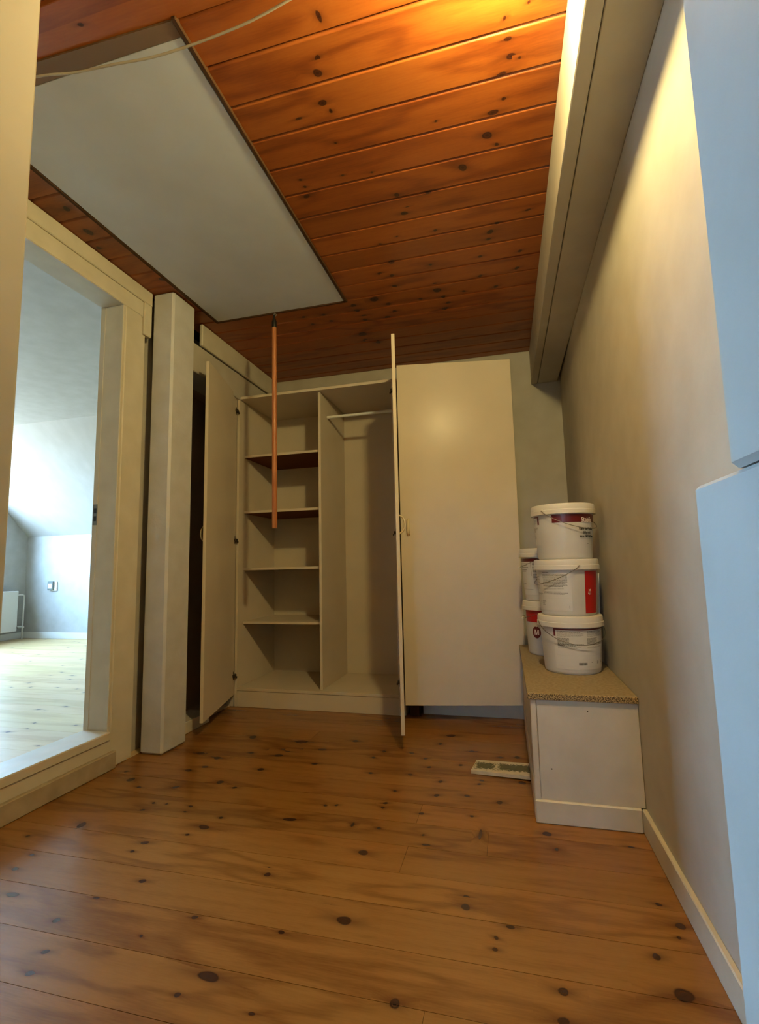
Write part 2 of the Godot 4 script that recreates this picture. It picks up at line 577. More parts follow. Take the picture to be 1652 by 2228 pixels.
func build_floors() -> void:
	var fl := setting("floor")
	var sub := bx(-1.80, 0.43, -0.06, -0.022, -3.46, 3.0, 0.0)
	sub.box(Vector3(0.43, -0.06, -0.3), Vector3(1.5, -0.022, 3.0), 0.0)
	obj("subfloor", sub, M.dark, fl)
	for i in range(-30, 17):
		var z1 := -1.189 - 0.138 * i
		var z0 := maxf(z1 - 0.138, -3.44)
		var cuts: Array = [-1.78, 0.41 if z1 < -0.30 else 1.5]
		if i == 2 or i == 4:
			cuts.insert(1, -0.342)
		elif i == 3:
			cuts.insert(1, -0.099)
		elif i == 9:
			cuts.insert(1, -1.02)
		elif i == -2:
			cuts.insert(1, -0.2)
		for k in cuts.size() - 1:
			floor_board(fl, cuts[k], cuts[k + 1], z0, z1, rng.randf_range(0.84, 1.0))
	var other := setting("floor")
	obj("subfloor", bx(-6.6, -1.80, -0.06, -0.022, -5.45, 0.5, 0.0), M.dark, other)
	for i in range(-12, 31):
		var z1 := -1.189 - 0.138 * i
		var z0 := maxf(z1 - 0.138, -5.42)
		if i % 3 == 1:
			var cut := -3.2 - 0.9 * ((i * 7) % 5) / 2.0
			floor_board(other, -6.56, cut, z0, z1, rng.randf_range(0.9, 1.0), M.pale_floor)
			floor_board(other, cut, -1.78, z0, z1, rng.randf_range(0.9, 1.0), M.pale_floor)
		else:
			floor_board(other, -6.56, -1.78, z0, z1, rng.randf_range(0.9, 1.0), M.pale_floor)


func ceiling_board(root: Node3D, x0: float, x1: float, z0: float, z1: float, shade: float) -> void:
	var b := MB.new()
	b.uo = Vector2(CX0, CZ0)
	b.us = Vector2(CW, CH)
	b.tint = Color(shade, shade * rng.randf_range(0.94, 1.0), shade * rng.randf_range(0.88, 1.0))
	var y := CEIL
	# face, shoulders and the tongue that lies back in the groove
	b.prism_x(PackedVector2Array([Vector2(z0 + 0.006, y), Vector2(z1 - 0.0085, y), Vector2(z1 - 0.0065, y + 0.0008), Vector2(z1 - 0.0010, y + 0.0065), Vector2(z1 - 0.001, y + 0.014), Vector2(z0 + 0.002, y + 0.014), Vector2(z0 + 0.002, y + 0.006), Vector2(z0 + 0.0045, y + 0.001)]), x0, x1)
	b.box(Vector3(x0, y + 0.008, z0 - 0.003), Vector3(x1, y + 0.0135, z0 + 0.004), 0.0)
	obj("ceiling_board", b, M.ceiling, root)


func build_ceiling() -> void:
	var ce := setting("ceiling")
	obj("ceiling_deck", bx(-1.91, 1.6, CEIL + 0.016, CEIL + 0.08, -3.56, 3.1, 0.0), M.dark, ce)
	for i in range(-32, 17):
		var z1 := -1.258 - 0.1317 * i
		var z0 := maxf(z1 - 0.1317, -3.44)
		var s := rng.randf_range(0.80, 1.0)
		var right := 0.233 if z1 < -0.3 else 1.5
		if z1 < -0.98 and z0 > -2.48:
			ceiling_board(ce, -1.80, -1.618, z0, z1, s)
			ceiling_board(ce, -0.792, right, z0, z1, s)
		else:
			ceiling_board(ce, -1.80, right, z0, z1, s)


func build_walls() -> void:
	struct("wall_back", bx(-2.42, 0.62, 0.0, 2.5, -3.56, -3.44, 0.0), M.wall)
	# left wall: the stretch beside the camera, the pieces round the door, the lintel over the dark recess
	var l := bx(-1.91, -1.801, 0.0, 2.75, -0.99, 1.25, 0.0)
	l.box(Vector3(-1.91, 2.236, -1.95), Vector3(-1.801, 2.75, -0.99), 0.0)
	l.box(Vector3(-1.91, 0.0, -2.33), Vector3(-1.83, 2.75, -1.925), 0.0)
	l.box(Vector3(-1.91, 2.222, -3.44), Vector3(-1.80, 2.75, -2.72), 0.0)
	l.box(Vector3(-1.91, 2.222, -2.72), Vector3(-1.895, 2.75, -2.33), 0.0)
	l.box(Vector3(-1.91, 2.045, -3.44), Vector3(-1.72, 2.220, -2.279), 0.004)
	l.box(Vector3(-1.91, 0.0, -2.385), Vector3(-1.74, 2.045, -2.279), 0.0)
	l.box(Vector3(-1.91, 0.0, -3.44), Vector3(-1.752, 2.045, -2.91), 0.0)
	l.box(Vector3(-1.91, 0.0, -5.5), Vector3(-1.80, 2.75, -3.44), 0.0)
	struct("wall_left", l, M.wall)
	struct("baseboard_left", bx(-1.86, -1.72, 0.0, 0.062, -2.60, -2.28, 0.003), M.trim)
	var n := bx(-2.06, -2.00, 0.0, 2.12, -3.44, -2.41, 0.0)
	n.box(Vector3(-2.06, 0.0, -2.44), Vector3(-1.91, 2.12, -2.41), 0.0)
	n.box(Vector3(-2.06, 2.045, -3.44), Vector3(-1.91, 2.12, -2.44), 0.0)
	n.box(Vector3(-2.06, -0.02, -3.44), Vector3(-1.80, 0.012, -2.44), 0.0)
	struct("wall_recess", n, M.niche)
	# right wall: far end shaped to bend outwards, so the lamp leaves it darker
	var r := MB.new()
	r.slab(PackedVector2Array([Vector2(0.405, -0.20), Vector2(0.405, -2.63), Vector2(0.60, -2.63), Vector2(0.60, -0.20)]), 0.0, CEIL + 0.015)
	r.slab(PackedVector2Array([Vector2(0.405, -2.63), Vector2(0.424, -3.45), Vector2(0.62, -3.45), Vector2(0.60, -2.63)]), 0.0, CEIL + 0.015)
	struct("wall_right", r, M.wall)
	struct("baseboard_right", bx(0.391, 0.406, 0.0, 0.076, -1.835, -0.36, 0.003), M.trim)
	# the wall with the doorway in which the camera stands; right of it a low thicker part
	struct("wall_front", bx(-1.80, -0.48, 0.0, CEIL - 0.001, -0.3775, -0.25, 0.005), M.front_wall)
	struct("wall_pier", bx(0.1405, 0.404, 0.936, CEIL - 0.001, -0.350, -0.20, 0.004), M.pier)
	struct("wall_parapet", bx(0.142, 0.404, 0.0, 0.935, -0.4155, -0.20, 0.003), M.pier)
	# the space behind the camera
	var k := wall_z(-1.80, 1.6, CEIL + 0.015, 3.0, 3.12, Rect2(-0.70, 1.00, 0.55, 0.48))
	k.box(Vector3(1.5, 0.0, -0.30), Vector3(1.6, CEIL + 0.015, 3.0), 0.0)
	k.box(Vector3(0.404, 0.0, -0.30), Vector3(1.5, CEIL + 0.015, -0.20), 0.0)
	k.box(Vector3(-1.91, 0.0, 1.25), Vector3(-1.80, CEIL + 0.015, 3.12), 0.0)
	struct("wall_rear", k, M.wall)


# a two-light window in a wall that lies across z
func window_z(x0: float, x1: float, y0: float, y1: float, z: float) -> void:
	var w := setting("window_1")
	var mid := (x0 + x1) * 0.5
	var f := bx(x0, x1, y0, y0 + 0.05, z, z + 0.07, 0.003)
	f.box(Vector3(x0, y1 - 0.05, z), Vector3(x1, y1, z + 0.07), 0.003)
	for x in [x0, mid - 0.025, x1 - 0.05]:
		f.box(Vector3(x, y0 + 0.05, z), Vector3(x + 0.05, y1 - 0.05, z + 0.07), 0.003)
	obj("window_frame", f, M.white_gloss, w)
	obj("pane", bx(x0 + 0.05, mid - 0.025, y0 + 0.05, y1 - 0.05, z + 0.03, z + 0.034, 0.0), M.glass, w)
	obj("pane", bx(mid + 0.025, x1 - 0.05, y0 + 0.05, y1 - 0.05, z + 0.03, z + 0.034, 0.0), M.glass, w)


# a wall across z with one opening
func wall_z(x0: float, x1: float, top: float, z0: float, z1: float, hole: Rect2) -> MB:
	var n := bx(x0, x1, 0.0, hole.position.y, z0, z1, 0.0)
	n.box(Vector3(x0, hole.end.y, z0), Vector3(x1, top, z1), 0.0)
	n.box(Vector3(x0, hole.position.y, z0), Vector3(hole.position.x, hole.end.y, z1), 0.0)
	n.box(Vector3(hole.end.x, hole.position.y, z0), Vector3(x1, hole.end.y, z1), 0.0)
	return n


func build_windows() -> void:
	# the window of the room behind the camera
	window_z(-0.70, -0.15, 1.00, 1.48, 3.03)
	# the side window of the next room, above the radiator
	var w := setting("window_2")
	var f := bx(-6.64, -6.57, NEXT.position.y, NEXT.position.y + 0.05, NEXT.position.x, NEXT.end.x, 0.003)
	f.box(Vector3(-6.64, NEXT.end.y - 0.05, NEXT.position.x), Vector3(-6.57, NEXT.end.y, NEXT.end.x), 0.003)
	for k in 4:
		var z := lerpf(NEXT.position.x, NEXT.end.x - 0.05, k / 3.0)
		f.box(Vector3(-6.64, NEXT.position.y + 0.05, z), Vector3(-6.57, NEXT.end.y - 0.05, z + 0.05), 0.003)
		if k < 3:
			obj("pane", bx(-6.607, -6.603, NEXT.position.y + 0.05, NEXT.end.y - 0.05, z + 0.05, lerpf(NEXT.position.x, NEXT.end.x - 0.05, (k + 1) / 3.0), 0.0), M.glass, w)
	obj("window_frame", f, M.white_gloss, w)


# the window of the next room: z and y where it starts, and its size
const NEXT := Rect2(-4.85, 0.95, 2.30, 1.55)


func build_left_door() -> void:
	var d := setting("door_1")
	obj("casing", bx(-1.80, -1.774, 0.0, 2.205, -2.018, -1.912, 0.004), M.trim, d)
	obj("casing", bx(-1.80, -1.785, 0.0, 2.205, -2.058, -2.016, 0.003), M.trim, d)
	obj("casing", bx(-1.80, -1.779, 0.0, 2.205, -1.914, -1.898, 0.002), M.trim, d)
	obj("head_casing", bx(-1.80, -1.774, 2.203, 2.288, -2.03, -0.90, 0.004), M.trim, d)
	obj("head_casing", bx(-1.80, -1.768, 2.288, 2.364, -2.088, -0.90, 0.004), M.trim, d)
	obj("head_casing", bx(-1.80, -1.770, 2.113, 2.290, -2.088, -2.032, 0.004), M.trim, d)
	obj("jamb", bx(-1.91, -1.797, 0.0, 2.23, -1.928, -1.9, 0.002), M.trim, d)
	obj("jamb", bx(-1.91, -1.797, 0.0, 2.23, -1.02, -0.99, 0.002), M.trim, d)
	obj("casing", bx(-1.80, -1.774, 0.0, 2.205, -1.008, -0.90, 0.004), M.trim, d)
	obj("stop", bx(-1.912, -1.885, 0.16, 2.22, -1.9, -1.896, 0.001), M.trim, d)
	obj("head_jamb", bx(-1.91, -1.797, 2.205, 2.235, -1.9, -1.02, 0.002), M.trim, d)
	obj("threshold", bx(-1.91, -1.76, 0.128, 0.165, -1.9, -1.02, 0.004), M.trim, d)
	obj("threshold_board", bx(-1.80, -1.768, 0.074, 0.130, -1.91, -1.02, 0.003), M.trim, d)
	obj("threshold_board", bx(-1.91, -1.752, 0.0, 0.076, -1.93, -0.99, 0.004), M.threshold, d)
	var s := obj("strike_plate", bx(-1.908, -1.884, 1.105, 1.205, -1.897, -1.8948, 0.0004), M.void_grey, d)
	obj("latch_hole", bx(-1.902, -1.888, 1.162, 1.186, -1.8955, -1.8940, 0.0), M.black, s)
	obj("latch_hole", bx(-1.902, -1.888, 1.124, 1.148, -1.8955, -1.8940, 0.0), M.black, s)


func build_beams() -> void:
	var p := bx(-1.77, -1.64, 0.0, CEIL - 0.001, -2.277, -2.090, 0.011)
	tag(obj("post", p, M.post), "square white painted post standing between the left door frame and the wardrobe", "post")
	var b := thing("ceiling_beam", "long white boxed beam running along the top of the right wall", "beam", Vector3(0.32, 2.12, -1.8))
	part(b, "fascia_board", bx(0.232, 0.2745, 2.1195, CEIL - 0.001, -3.439, -0.21, 0.003), M.wall)
	part(b, "soffit_panel", bx(0.2775, 0.405, 2.122, 2.16, -3.439, -0.21, 0.002), M.wall)
	var c := bx(-1.730, -1.706, 2.226, CEIL - 0.001, -3.439, -2.44, 0.006)
	tag(obj("wall_beam", c, M.trim), "short white beam under the ceiling between the post and the back wall", "beam")


func part(root: Node3D, called: String, b: MB, mat: Material) -> MeshInstance3D:
	var o := obj(called, b, mat, root)
	o.position = root.transform.affine_inverse() * Vector3.ZERO
	o.rotation = -root.rotation
	return o


# a door leaf in its own axes: the hinge edge at x = 0, the leaf towards dir, outside at +z
func leaf(root: Node3D, called: String, hinge: Vector3, turn: float, wide: float, tall: float, dir: float, hinge_ys: Array) -> MeshInstance3D:
	var d := obj(called, bx(0.0, dir * wide, 0.0, tall, 0.0, 0.018, 0.0015), M.melamine, root)
	d.position = hinge - root.position
	d.rotation.y = turn
	var hx := dir * (wide - 0.045)
	var path := PackedVector3Array()
	for k in 13:
		var t := k / 12.0
		path.append(Vector3(hx, 0.962 + 0.092 * t, 0.017 + 0.028 * pow(sin(PI * t), 0.45)))
	obj("handle", MB.new().tube(path, 0.0045, 12, 1.9, Vector3.BACK), M.cream_plastic, d)
	for y in hinge_ys:
		var h := bx(dir * 0.004, dir * 0.042, y - 0.009, y + 0.009, -0.016, 0.0, 0.002)
		h.box(Vector3(minf(dir * 0.024, dir * 0.028), y - 0.026, -0.004), Vector3(maxf(dir * 0.024, dir * 0.028), y + 0.026, 0.0), 0.001)
		h.box(Vector3(minf(dir * 0.008, dir * 0.02), y - 0.018, -0.022), Vector3(maxf(dir * 0.008, dir * 0.02), y - 0.006, -0.014), 0.001)
		obj("hinge", h, M.hinge, d)
	return d


func build_wardrobes() -> void:
	var w := thing("wardrobe", "open white double wardrobe with four shelves and an empty hanging compartment", "wardrobe", Vector3(-1.19, 0, -2.905))
	var m: Material = M.melamine
	part(w, "side_panel", bx(-1.745, -1.727, 0.0, 2.065, -3.435, -2.905, 0.001), m)
	part(w, "side_panel", bx(-0.653, -0.635, 0.0, 2.065, -3.435, -2.905, 0.001), m)
	part(w, "top_panel", bx(-1.727, -0.653, 2.047, 2.065, -3.435, -2.905, 0.001), m)
	part(w, "back_panel", bx(-1.727, -0.653, 0.06, 2.047, -3.438, -3.430, 0.0), m)
	part(w, "bottom_panel", bx(-1.727, -0.653, 0.101, 0.119, -3.43, -2.905, 0.001), m)
	part(w, "plinth", bx(-1.727, -0.653, 0.0, 0.099, -2.925, -2.909, 0.001), m)
	part(w, "divider", bx(-1.164, -1.146, 0.119, 2.047, -3.43, -2.94, 0.001), m)
	for y in [1.657, 1.268, 0.880, 0.524]:
		var sh := part(w, "shelf", bx(-1.727, -1.164, y - 0.008, y + 0.008, -3.43, -2.975, 0.001), m)
		obj("underside", bx(-1.7265, -1.1645, y - 0.0088, y - 0.0078, -3.4295, -2.977, 0.0), M.underside_brown, sh)  # thin brown layer below the shelf, darker than the rest of it
	part(w, "clothes_rail", MB.new().tube(PackedVector3Array([Vector3(-1.146, 1.91, -3.07), Vector3(-0.653, 1.91, -3.07)]), 0.010, 14), M.white_gloss)
	leaf(w, "door", Vector3(-1.745, 0.074, -2.903), -1.305, 0.575, 2.0, 1.0, [1.885, 1.0, 0.125])
	leaf(w, "door", Vector3(-0.640, 0.080, -2.900), 1.784, 0.568, 2.0, -1.0, [1.895, 1.0, 0.12])
	var s := thing("wardrobe", "narrower white wardrobe with its single tall door standing ajar, right of the open one", "wardrobe", Vector3(-0.27, 0, -2.912))
	part(s, "side_panel", bx(-0.632, -0.614, 0.0, 2.065, -3.435, -2.915, 0.001), m)
	part(s, "side_panel", bx(0.062, 0.080, 0.0, 2.065, -3.435, -2.915, 0.001), m)
	part(s, "top_panel", bx(-0.614, 0.062, 2.047, 2.065, -3.435, -2.915, 0.001), m)
	part(s, "back_panel", bx(-0.614, 0.062, 0.06, 2.047, -3.438, -3.430, 0.0), m)
	part(s, "bottom_panel", bx(-0.614, 0.062, 0.101, 0.119, -3.43, -2.915, 0.001), m)
	part(s, "plinth", bx(-0.52, 0.062, 0.0, 0.099, -2.985, -2.969, 0.001), m)
	part(s, "support_block", bx(-0.590, -0.535, 0.0, 0.101, -2.975, -2.92, 0.002), M.brown)
	leaf(s, "door", Vector3(0.080, 0.095, -2.911), 0.168, 0.680, 2.0, -1.0, [1.88, 0.12])


func build_ledge() -> void:
	var b := thing("storage_ledge", "low white boxed-in ledge with a chipboard top in the corner of the right wall", "ledge", Vector3(0.23, 0, -2.35))
	part(b, "top_board", bx(0.050, 0.404, 0.406, 0.428, -2.868, -1.834, 0.0015), M.chipboard)
	part(b, "front_edge", bx(0.050, 0.404, 0.4055, 0.4275, -1.835, -1.828, 0.002), M.chip_edge)
	part(b, "front_panel", bx(0.079, 0.404, 0.074, 0.405, -1.86, -1.838, 0.002), M.trim)
	part(b, "corner_post", bx(0.058, 0.078, 0.074, 0.405, -1.86, -1.8365, 0.002), M.trim)
	part(b, "skirting", bx(0.057, 0.391, 0.0, 0.075, -1.86, -1.829, 0.004), M.trim)
	part(b, "side_panel", bx(0.060, 0.074, 0.131, 0.405, -2.868, -1.86, 0.001), M.trim)
	part(b, "side_skirting", bx(0.056, 0.074, 0.0, 0.127, -2.868, -1.86, 0.002), M.trim)
	for p in [Vector3(0.245, 0.372, -1.838), Vector3(0.118, 0.176, -1.838)]:
		var s := MB.new()
		s.xf = Transform3D(Basis(Vector3.RIGHT, PI / 2), p)
		s.lathe(PackedVector2Array([Vector2(0.0022, -0.002), Vector2(0.0022, 0.0006), Vector2(0.0, 0.001)]), 10)
		part(b, "nail_head", s, M.hinge)
	# the plank lying on the floor, its far end pushed against the ledge
	var pl := MB.new()
	pl.uo = Vector2(-0.018, 0.0)
	pl.us = Vector2(0.24, 0.16)
	pl.slab(PackedVector2Array([Vector2(0.0, 0.0), Vector2(-0.018, 0.114), Vector2(0.222, 0.146), Vector2(0.222, 0.014)]), 0.0, 0.014)
	var o := obj("painted_plank", pl, flaked_paint())
	o.position = Vector3(-0.168, 0.001, -2.297)
	o.rotation.z = 0.03
	tag(o, "short plank with flaking white paint lying on the floor beside the ledge", "plank")
	var st := bx(-0.0025, 0.0025, 0.0, 0.40, -0.035, 0.035, 0.0008)
	var t := obj("leaning_strip", st, M.white_gloss)
	t.position = Vector3(0.377, 0.428, -2.39)
	t.rotation.z = -0.055
	tag(t, "thin white strip leaning against the right wall behind the paint buckets", "strip")


# white paint worn through to grey-green in two long patches
func flaked_paint() -> StandardMaterial3D:
	var im := Image.create(240, 160, false, Image.FORMAT_RGB8)
	var n := noise(FastNoiseLite.TYPE_SIMPLEX_SMOOTH, 0.07, 8, 4)
	var streak := noise(FastNoiseLite.TYPE_SIMPLEX_SMOOTH, 0.02, 9, 2)
	for y in 160:
		for x in 240:
			var along := x / 240.0
			var mid := 0.36 + 0.10 * along
			var off := absf(y / 160.0 - mid) / 0.26
			var patch := maxf(1.0 - absf(along - 0.24) / 0.20, clampf((along - 0.44) * 6.0, -1.0, 1.0))
			var worn := minf(patch, 1.0 - off) + 0.55 * n.get_noise_2d(x, y * 1.6) > 0.22
			var s := 0.05 * streak.get_noise_2d(x, y * 4.0)
			im.set_pixel(x, y, Color(0.36 + s, 0.36 + s, 0.27 + s) if worn else Color(0.80 + s, 0.75 + s, 0.65 + s))
	var m := flat_mat(Color.WHITE, 0.6)
	m.albedo_texture = ImageTexture.create_from_image(im)
	return m


func build_hatch() -> void:
	var h := thing("attic_hatch", "large pale grey loft hatch panel set in the pine ceiling", "hatch", Vector3(-1.21, CEIL, -1.73))
	part(h, "panel", bx(-1.600, -0.806, 2.3585, 2.376, -2.438, -1.028, 0.001), M.hatch)
	part(h, "frame_strip", bx(-1.619, -1.603, 2.3555, 2.379, -2.455, -0.98, 0.002), M.brown)
	part(h, "frame_strip", bx(-0.803, -0.789, 2.3555, 2.379, -2.455, -0.98, 0.002), M.brown)
	part(h, "frame_strip", bx(-1.603, -0.803, 2.3555, 2.379, -2.455, -2.441, 0.002), M.brown)
	var near := MB.new()
	near.slab(PackedVector2Array([Vector2(-1.603, -1.026), Vector2(-1.603, -0.962), Vector2(-0.803, -0.985), Vector2(-0.803, -1.026)]), 2.358, 2.3645)
	part(h, "frame_strip", near, M.frame_grey)
	var eye := PackedVector3Array()
	for k in 13:
		var t := TAU * k / 12.0
		eye.append(Vector3(-1.224 + 0.009 * cos(t), 2.338 + 0.009 * sin(t), -2.432))
	part(h, "eye_ring", MB.new().tube(eye, 0.0016, 6), M.steel)
	part(h, "eye_screw", MB.new().tube(PackedVector3Array([Vector3(-1.224, 2.356, -2.432), Vector3(-1.224, 2.346, -2.432)]), 0.002, 6), M.steel)
	var p := thing("hatch_pole", "wooden pole with a black socket hanging from the ring at the hatch edge", "pole", Vector3(-1.222, 1.10, -2.43))
	var rod := MB.new()
	rod.lathe(PackedVector2Array([Vector2(0.0, 0.0), Vector2(0.0132, 0.0), Vector2(0.0145, 0.003), Vector2(0.0136, 0.6), Vector2(0.0130, 1.175), Vector2(0.0, 1.175)]), 20)
	obj("rod", rod, M.pole, p)
	var so := MB.new()
	so.lathe(PackedVector2Array([Vector2(0.0138, 1.160), Vector2(0.0148, 1.163), Vector2(0.0140, 1.196), Vector2(0.0085, 1.214), Vector2(0.0055, 1.222), Vector2(0.0052, 1.238), Vector2(0.0, 1.240)]), 18)
	obj("socket", so, M.black, p)
	var hook := PackedVector3Array()
	for k in 9:
		var t := -1.2 + 4.2 * k / 8.0
		hook.append(Vector3(0.0, 1.2395 - 0.0, 0.0) + Vector3(0.003 + 0.0055 * sin(t) - 0.003, 0.0055 - 0.0055 * cos(t), 0.0))
	obj("hook", MB.new().tube(hook, 0.0014, 6), M.steel, p)
	p.rotation.z = 0.004
	# loose cable across the hatch to the lamp
	var pts := [Vector3(-1.79, 2.325, -0.93), Vector3(-1.50, 2.305, -0.945), Vector3(-1.233, 2.30, -0.966), Vector3(-1.127, 2.30, -0.985), Vector3(-0.997, 2.30, -0.997), Vector3(-0.885, 2.30, -1.009), Vector3(-0.755, 2.302, -1.012), Vector3(-0.612, 2.304, -1.007), Vector3(-0.528, 2.306, -0.999), Vector3(-0.40, 2.312, -0.985), Vector3(-0.18, 2.330, -0.985), Vector3(0.02, 2.35, -1.02), Vector3(0.07, 2.354, -1.04)]
	var cv := Curve3D.new()
	for i in pts.size():
		var a: Vector3 = pts[maxi(i - 1, 0)]
		var b: Vector3 = pts[mini(i + 1, pts.size() - 1)]
		cv.add_point(pts[i], (a - b) / 6.0, (b - a) / 6.0)
	cv.bake_interval = 0.025
	tag(obj("cable", MB.new().tube(cv.get_baked_points(), 0.0032, 8), M.cable), "loose pale electric cable sagging across the near end of the loft hatch", "cable")


# ---------------------------------------------------------------- paint buckets
func para(im: Image, x: int, y: int, w: int, rows: int, pitch: int, thick: int, c: Color, short_end := 0.5, seed_no := 1) -> void:
	var r := RandomNumberGenerator.new()
	r.seed = seed_no
	for i in rows:
		var end := x + int(w * (1.0 if i < rows - 1 and r.randf() > 0.2 else r.randf_range(short_end, 0.95)))
		var at := x
		while at < end:
			var word := r.randi_range(5, 20)
			im.fill_rect(Rect2i(at, y + i * pitch, mini(word, end - at), thick), c)
			at += word + 3


func label_mat(im: Image) -> StandardMaterial3D:
	var m := flat_mat(Color.WHITE, 0.33)
	m.albedo_texture = ImageTexture.create_from_image(im)
	return m


func blank(w: int, h: int) -> Image:
	var im := Image.create(w, h, false, Image.FORMAT_RGB8)
	im.fill(Color(0.80, 0.79, 0.76))
	return im


# raised lettering bent round the bucket
func bent_text(text: String, size: float, r: float, angle: float, y: float, bold := true, turn := 0.0, squeeze := 1.0) -> MB:
	var tm := TextMesh.new()
	var f := SystemFont.new()
	f.font_names = PackedStringArray(["Droid Sans"])
	f.font_weight = 700 if bold else 400
	tm.font = f
	tm.text = text
	tm.font_size = 48
	tm.pixel_size = size / 48.0
	tm.depth = 0.0006
	tm.curve_step = 2.0
	var s := tm.get_mesh_arrays() if tm is PrimitiveMesh else []
	var b := MB.new()
	var vs: PackedVector3Array = s[Mesh.ARRAY_VERTEX]
	var ix: PackedInt32Array = s[Mesh.ARRAY_INDEX] if s[Mesh.ARRAY_INDEX] != null else PackedInt32Array(range(vs.size()))
	for i in ix:
		var p := Vector3(vs[i].x * squeeze, vs[i].y, vs[i].z).rotated(Vector3.BACK, turn)
		var t := angle + p.x / r
		b.pt(Vector3(sin(t) * (r + p.z), y + p.y, cos(t) * (r + p.z)), Vector3(sin(t), 0, cos(t)), Vector2.ZERO)
	return b


func rad_at(y: float, tall: float) -> float:
	return lerpf(0.111, 0.1225, y / (tall - 0.03)) + 0.0007


func bucket(label: String, at: Vector3, turn: float, tall: float, ear: float, dir: float, droop: float, grip: bool) -> Node3D:
	var o := thing("paint_bucket", label, "bucket", at, turn, "paint buckets stacked on the ledge")
	var y1 := tall - 0.03
	var body := MB.new()
	body.lathe(PackedVector2Array([Vector2(0.0, 0.002), Vector2(0.100, 0.002), Vector2(0.104, 0.0), Vector2(0.109, 0.004), Vector2(0.111, 0.012), Vector2(0.1225, y1), Vector2(0.1225, y1 + 0.012)]), 64)
	obj("body", body, M.bucket, o)
	var lid := MB.new()
	lid.lathe(PackedVector2Array([Vector2(0.1235, y1 - 0.012), Vector2(0.1335, y1 - 0.013), Vector2(0.1330, y1 + 0.004), Vector2(0.1310, y1 + 0.006), Vector2(0.1305, tall - 0.008), Vector2(0.1285, tall - 0.002), Vector2(0.1250, tall), Vector2(0.0, tall)]), 64)
	obj("lid", lid, M.lid, o)
	for k in 2:
		var ears := MB.new()
		var t := ear + PI * k
		ears.xf = Transform3D(Basis(Vector3.UP, t) * Basis(Vector3.RIGHT, PI / 2), Vector3(sin(t) * 0.130, y1 + 0.004, cos(t) * 0.130))
		ears.lathe(PackedVector2Array([Vector2(0.006, -0.002), Vector2(0.006, 0.004), Vector2(0.0, 0.005)]), 12)
		obj("ear", ears, M.lid, o)
	var path := PackedVector3Array()
	var grip_path := PackedVector3Array()
	for k in 41:
		var s := k / 40.0
		var t := ear + dir * PI * s
		var r := 0.1365 - 0.004 * sin(PI * s)
		var p := Vector3(sin(t) * r, y1 + 0.004 - droop * pow(sin(PI * s), 0.8), cos(t) * r)
		path.append(p)
		if absf(s - 0.5) < 0.075:
			grip_path.append(p)
	obj("handle", MB.new().tube(path, 0.0014, 6), M.wire, o)
	if grip:
		obj("grip", MB.new().tube(grip_path, 0.0075, 10), M.lid, o)
	return o


func sticker(o: Node3D, tall: float, y0: float, y1: float, a0: float, a1: float, mat: Material) -> void:
	obj("label", MB.new().wrap(rad_at(y0, tall), rad_at(y1, tall), y0, y1, deg_to_rad(a0), deg_to_rad(a1)), mat, o)


